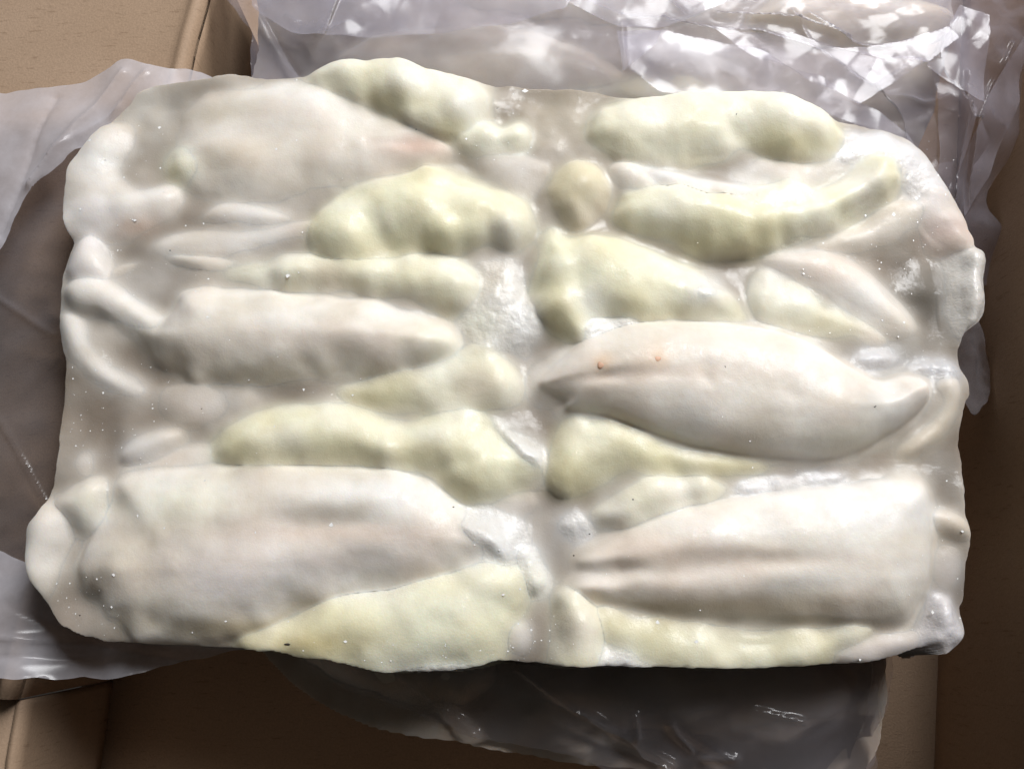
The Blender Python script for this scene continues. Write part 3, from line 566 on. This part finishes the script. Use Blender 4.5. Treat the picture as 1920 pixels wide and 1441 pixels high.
# ================================================================== the two blocks below, still in their bags
LOWC = (0.44, 0.40, 0.38)
back = thing('frozen_squid_block', 'frozen squid slab inside the crumpled clear bag behind the unwrapped slab', 'frozen squid', (0, 0.3, FLOOR+0.03), 'frozen squid slabs in the carton')
BP = []
def bp_(name, kind, col, pts, **kw): BP.append(dict(name=name, kind=kind, col=col, pts=pts, **kw))
bp_('squid_mantle','squid',WHITE,[(620,120),(700,60),(820,40),(980,50),(1100,90),(1180,150),(1100,190),(900,190),(720,170)],zb=-10,H=14,R=30,e=0.7,patches=[(900,150,200,BEIGE,0.6)])
bp_('squid_roe','roe',ROEP,[(1000,190),(1100,150),(1300,150),(1450,190),(1560,240),(1400,260),(1150,250)],zb=-11,H=8,R=16)
bp_('squid_mantle','squid',BEIGE,[(1400,40),(1450,-10),(1560,-30),(1700,-10),(1780,20),(1790,60),(1700,85),(1560,90),(1450,80)],zb=-10,H=16,R=22)
bp_('squid_roe','roe',ROEP,[(540,160),(600,130),(660,170),(620,230),(540,220)],zb=-12,H=6)
bp_('squid_mantle','squid',WHITE,[(820,0),(900,-40),(1100,-50),(1300,-20),(1340,20),(1200,40),(950,30)],zb=-10,H=12)
build_block(back, [(490,420),(486,100),(490,-60),(560,-120),(1200,-140),(1680,-130),(1770,-60),(1775,100),(1690,330),(1500,420)], BP, 0.0016, 0.085, -0.010, -0.056, col_ice=LOWC, detail=0.8)
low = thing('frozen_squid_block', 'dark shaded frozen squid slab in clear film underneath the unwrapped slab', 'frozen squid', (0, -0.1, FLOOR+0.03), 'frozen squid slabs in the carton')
BP = []
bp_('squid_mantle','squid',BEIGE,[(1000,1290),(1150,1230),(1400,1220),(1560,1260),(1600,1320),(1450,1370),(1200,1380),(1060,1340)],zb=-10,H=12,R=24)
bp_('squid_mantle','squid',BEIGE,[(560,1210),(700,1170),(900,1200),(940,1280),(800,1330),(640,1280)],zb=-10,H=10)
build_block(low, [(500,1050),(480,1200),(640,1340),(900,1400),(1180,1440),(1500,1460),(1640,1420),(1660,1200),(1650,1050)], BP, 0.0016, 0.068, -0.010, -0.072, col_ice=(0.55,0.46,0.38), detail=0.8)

# ================================================================== plastic film
def tri(u): return 2*np.abs(u-np.floor(u+0.5))
def crumple(X, Y, seed, base, n_=9, aniso=0.0, lam0=0.05):
    r = np.random.default_rng(seed); Z = np.zeros(X.shape)
    wx = 0.006*np.sin(X*31+1.3*seed)+0.004*np.sin(Y*47+seed); wy = 0.006*np.sin(Y*37+0.7*seed)+0.004*np.sin(X*53)
    for i in range(n_):
        a = r.uniform(0, math.pi) if r.uniform() > aniso else base + r.normal(0, 0.25)
        lam = lam0*math.exp(r.normal(0, 0.5)); u = ((X+wx)*math.cos(a)+(Y+wy)*math.sin(a))/lam + r.uniform()
        Z += (tri(u)-0.5)*lam*r.uniform(0.4, 1.0)
    return Z/math.sqrt(n_)
def film(name, poly_px, zlev, ctrl, m, parent, origin, sharp=False, amp=0.03, seed=1, folds=(), cell=0.0016, lam=0.05, base=0.5, aniso=0.4, rag=0.0006, ampmask=None):
    """draped film: outline at level zlev, height from scattered control points (px, py, z), straight creases and traced folds"""
    poly = smooth_closed(np.array([P(v[0], v[1], v[2] if len(v) > 2 else zlev) for v in poly_px]), 1 if sharp else 4)
    x0, y0 = poly.min(0)-0.004; x1, y1 = poly.max(0)+0.004
    xs = np.arange(x0, x1, cell); ys = np.arange(y0, y1, cell); X, Y = np.meshgrid(xs, ys)
    num = np.zeros(X.shape); den = np.zeros(X.shape)
    for (px, py, z) in ctrl:
        q = P(px, py, z); w = 1/(((X-q[0])**2+(Y-q[1])**2)+2e-4)**1.6; num += w*z; den += w
    Z = num/den
    A = amp if ampmask is None else amp*ampmask(X, Y)
    Z = Z + A*crumple(X, Y, seed, base, 10, aniso, lam) + gnoise(X.shape, 0.005/cell)*0.00012
    for (pl, w, h) in folds:
        g = seg_dist(X, Y, P(*np.array(pl, float).T, zlev), False); Z = Z + h/1000*np.exp(-g/(w*MPP))
    D = sdf(X, Y, poly) + gnoise(X.shape, 0.004/cell)*rag
    gy, gx = np.gradient(D, cell); gl = np.maximum(np.hypot(gx, gy), 0.3); o = (D < 0) & (D > -2.5*cell)
    X = np.where(o, X - D*gx/gl**2, X); Y = np.where(o, Y - D*gy/gl**2, Y)      # cut edge follows the outline
    keep = (D[:-1, :-1] > 0) | (D[1:, :-1] > 0) | (D[:-1, 1:] > 0) | (D[1:, 1:] > 0)
    idx = np.arange(X.size).reshape(X.shape); j, i = np.nonzero(keep)
    F = np.stack([idx[j, i], idx[j, i+1], idx[j+1, i+1], idx[j+1, i]], 1)
    u, inv = np.unique(F, return_inverse=True); V = np.stack([X.ravel()[u], Y.ravel()[u], Z.ravel()[u]], 1)
    return mesh_np(name, V, inv.reshape(F.shape), m, parent, None, origin)

# bag of the top slab, peeled open
bag = thing('plastic_bag', 'frosty milky plastic bag peeled open under the unwrapped squid slab', 'plastic bag', (-0.2, 0, -0.066), 'plastic bags of the squid slabs')
GO = tuple(bag.location)
film('film_sheet', [(-120,178),(0,167),(150,150),(205,132),(245,124),(300,134),(400,147),(430,260),(330,420),(240,330),(165,283),(105,322),(62,355),(30,410),(0,470),(-60,560),(-140,560)], -0.030,
     [(-80,300,-0.022),(0,170,-0.036),(150,150,-0.034),(245,124,-0.022),(60,355,-0.028),(0,470,-0.030),(160,290,-0.026),(280,158,-0.016),(350,150,-0.030),(400,300,-0.060),(300,300,-0.045),(100,250,-0.024)],
     M_FILM, bag, GO, amp=0.03, seed=3, folds=[([(285,150),(225,215),(165,290)],7,3.0),([(240,150),(150,240),(60,352)],10,4.0),([(100,180),(60,300),(0,440)],12,-3.0),([(230,210),(110,290),(60,350)],6,2.0)], lam=0.06, base=0.7, aniso=0.8)
film('film_sheet', [(-120,1015),(0,1042),(60,1060),(160,1060),(480,1130),(560,1200),(470,1216),(400,1228),(330,1242),(200,1268),(100,1270),(0,1272),(-120,1272)], -0.035,
     [(0,1042,-0.045),(60,1062,-0.048),(0,1150,-0.034),(0,1270,-0.030),(200,1266,-0.032),(330,1240,-0.044),(480,1212,-0.055),(200,1215,-0.052),(100,1180,-0.044),(-80,1150,-0.032)],
     M_FILM, bag, GO, amp=0.03, seed=9, folds=[([(0,1195),(160,1210),(330,1240)],8,3.0),([(0,1130),(100,1180),(300,1220)],14,-2.0),([(0,1230),(180,1240)],8,-2.0)], lam=0.05, base=1.4, aniso=0.8)
film('film_sheet', [(-140,440),(0,430),(160,260),(220,500),(200,900),(140,1150),(0,1080),(-140,1060)], -0.062,
     [(0,450,-0.048),(0,700,-0.050),(0,1000,-0.047),(110,600,-0.047),(110,850,-0.046),(-100,700,-0.056)],
     M_FILM_THIN, bag, GO, amp=0.05, seed=14, lam=0.04, folds=[([(0,760),(60,850),(120,960)],6,3),([(0,560),(120,640)],6,3)])
# bag around the back slab
bbag = thing('plastic_bag', 'crumpled shiny clear plastic bag wrapped round the slab behind', 'plastic bag', (0.1, 0.3, FLOOR+0.02), 'plastic bags of the squid slabs')
QO = tuple(bbag.location)
mask = lambda X, Y: 0.12 + 1.6/(1+np.exp(-(X-0.20)/0.025)) + 0.5/(1+np.exp(-(Y-0.26)/0.02))*(X > -0.3)
film('film_sheet', [(470,-140),(470,60),(480,180),(560,300),(900,330),(1500,350),(1700,470),(1740,640,-.10),(1845,532,-.115),(1896,558,-.12),(1893,470,-.11),(1855,370,-.10),(1885,300,-.095),(1915,200,-.085),(1925,120,-.075),(1960,40,-.07),(1960,-140,-.07)], -0.050,
     [(480,0,-0.045),(480,150,-0.050),(560,100,-0.050),(700,60,-0.040),(900,60,-0.036),(900,250,-0.048),(1200,60,-0.036),(1200,250,-0.046),(1500,60,-0.032),(1500,220,-0.044),(1650,200,-0.044),(1750,60,-0.032),(1740,300,-0.066),(1800,200,-0.055),(1850,100,-0.060),(1860,380,-0.105),(1900,200,-0.085),(1900,560,-0.13),(1830,560,-0.12),(1950,0,-0.07),(1000,-120,-0.045),(1700,-120,-0.045)],
     M_BAG, bbag, QO, amp=0.08, seed=21, lam=0.05, cell=0.0011, ampmask=mask, aniso=0.5, base=2.2,
     folds=[([(1040,0),(1160,62),(1235,68)],7,5),([(1160,62),(1165,140)],5,4),([(1235,70),(1400,92),(1570,145),(1690,240),(1790,370)],7,7),([(1340,52),(1480,72),(1575,102),(1730,122)],6,6),([(1575,102),(1500,60)],5,4),([(1730,122),(1790,40)],5,7),([(1730,122),(1660,160),(1610,195)],5,5),([(1730,125),(1800,170),(1840,220)],5,7),([(1840,220),(1920,60)],5,6),([(1820,130),(1820,370),(1800,420)],5,6),([(1840,220),(1880,330)],5,6),([(540,40),(600,70),(660,60)],6,4),([(610,70),(640,0)],5,4),([(490,20),(540,110),(560,140)],6,-4),([(1270,50),(1200,0)],6,5),([(1610,195),(1740,190),(1800,170)],5,4),([(1470,55),(1500,110)],5,3)])
def fold(pts, z, seed, amp=0.10, lam=0.05, m=None, folds=()):
    ctrl = [(v[0], v[1], z + (v[2] if len(v) > 2 else 0)) for v in pts]
    film('film_fold', [v[:2] for v in pts], z, ctrl, m or M_FOLD, bbag, QO, sharp=True, amp=amp, seed=seed, lam=lam, cell=0.0011, folds=folds, rag=0.0001)
fold([(1165,70),(1240,66,.006),(1330,80,.004),(1420,100,.006),(1540,150,.006),(1640,205,.004),(1705,248,.002),(1790,345,-.02),(1800,400,-.03),(1740,330,-.02),(1690,268,-.006),(1600,225,-.006),(1480,185,-.008),(1350,175,-.008),(1240,165,-.006),(1180,130)], -0.030, 41, 0.025)
fold([(1330,48),(1480,68,.006),(1575,100,.008),(1735,120,.006),(1670,160,.002),(1610,196),(1530,152,-.003),(1410,98,-.004)], -0.026, 42, 0.080)
fold([(1570,98,.004),(1680,82),(1770,58,.004),(1790,80,.008),(1735,124,.004)], -0.024, 43, 0.070)
fold([(470,-40),(640,-40),(612,72,.006),(545,55,-.004),(488,24,-.002),(472,10)], -0.036, 44, 0.060)
fold([(612,72,.004),(640,0,.004),(660,-60),(1100,-60),(1060,15),(960,38,-.004),(820,52,-.006),(700,66,-.004)], -0.032, 45, 0.035)
fold([(1155,60),(1236,70,.008),(1228,95,.006),(1166,141,.004)], -0.020, 46, 0.040)
fold([(1735,126),(1792,20,.004),(1845,40,.008),(1850,188,-.004),(1800,172,.004)], -0.036, 47, 0.080)
fold([(1745,128),(1802,172,.006),(1832,205,.004),(1826,340,-.02),(1795,372,-.03),(1775,250,-.012)], -0.050, 48, 0.090)
fold([(1845,196,.004),(1915,70,.008),(1922,180,-.006),(1890,300,-.02),(1850,372,-.03),(1838,300,-.02)], -0.060, 49, 0.090)
fold([(1250,52),(1340,20,.004),(1440,-30),(1160,-40),(1060,10,.004),(1160,58,.004)], -0.028, 50, 0.060)
film('film_sheet', [(1790,600),(1830,622),(1858,660),(1866,720),(1830,765),(1780,790),(1740,700)], -0.10,
     [(1800,650,-0.08),(1860,700,-0.11),(1750,700,-0.06)], M_FILM_FAINT, bbag, QO, amp=0.12, seed=5, lam=0.03, cell=0.0013)
# bag around the lower slab
lbag = thing('plastic_bag', 'thin clear plastic bag lying in shadow round the lowest slab', 'plastic bag', (0.1, -0.15, FLOOR+0.02), 'plastic bags of the squid slabs')
RO = tuple(lbag.location)
film('film_sheet', [(540,1100),(590,1230),(610,1262),(640,1290),(760,1335),(890,1382),(1080,1420),(1200,1465),(1640,1480),(1662,1380),(1690,1230),(1680,1100)], -0.066,
     [(600,1240,-0.075),(700,1300,-0.074),(900,1380,-0.078),(1000,1280,-0.062),(1300,1300,-0.060),(1500,1300,-0.060),(1640,1300,-0.072),(1640,1441,-0.09),(1250,1440,-0.08),(1680,1200,-0.08)],
     M_FILM_THIN, lbag, RO, amp=0.10, seed=31, lam=0.035, base=2.4, aniso=0.6, folds=[([(970,1250),(1080,1330),(1270,1441)],6,7),([(740,1260),(830,1330),(890,1380)],6,5),([(1640,1240),(1610,1441)],6,6),([(1270,1360),(1330,1400),(1380,1430)],5,6)])
film('film_sheet', [(940,1100),(985,1262),(1080,1335),(1180,1390),(1280,1450),(1640,1470),(1650,1300),(1640,1100)], -0.060,
     [(1000,1280,-0.054),(1300,1300,-0.053),(1500,1300,-0.053),(1640,1300,-0.064),(1640,1441,-0.08),(1250,1430,-0.068)],
     M_FILM_THIN, lbag, RO, amp=0.12, seed=37, lam=0.03, base=2.4, aniso=0.6, folds=[([(1190,1340),(1195,1385)],5,6),([(1255,1355),(1275,1385),(1300,1410)],5,6),([(1320,1425),(1380,1420)],4,6),([(1410,1330),(1500,1350)],4,4)])
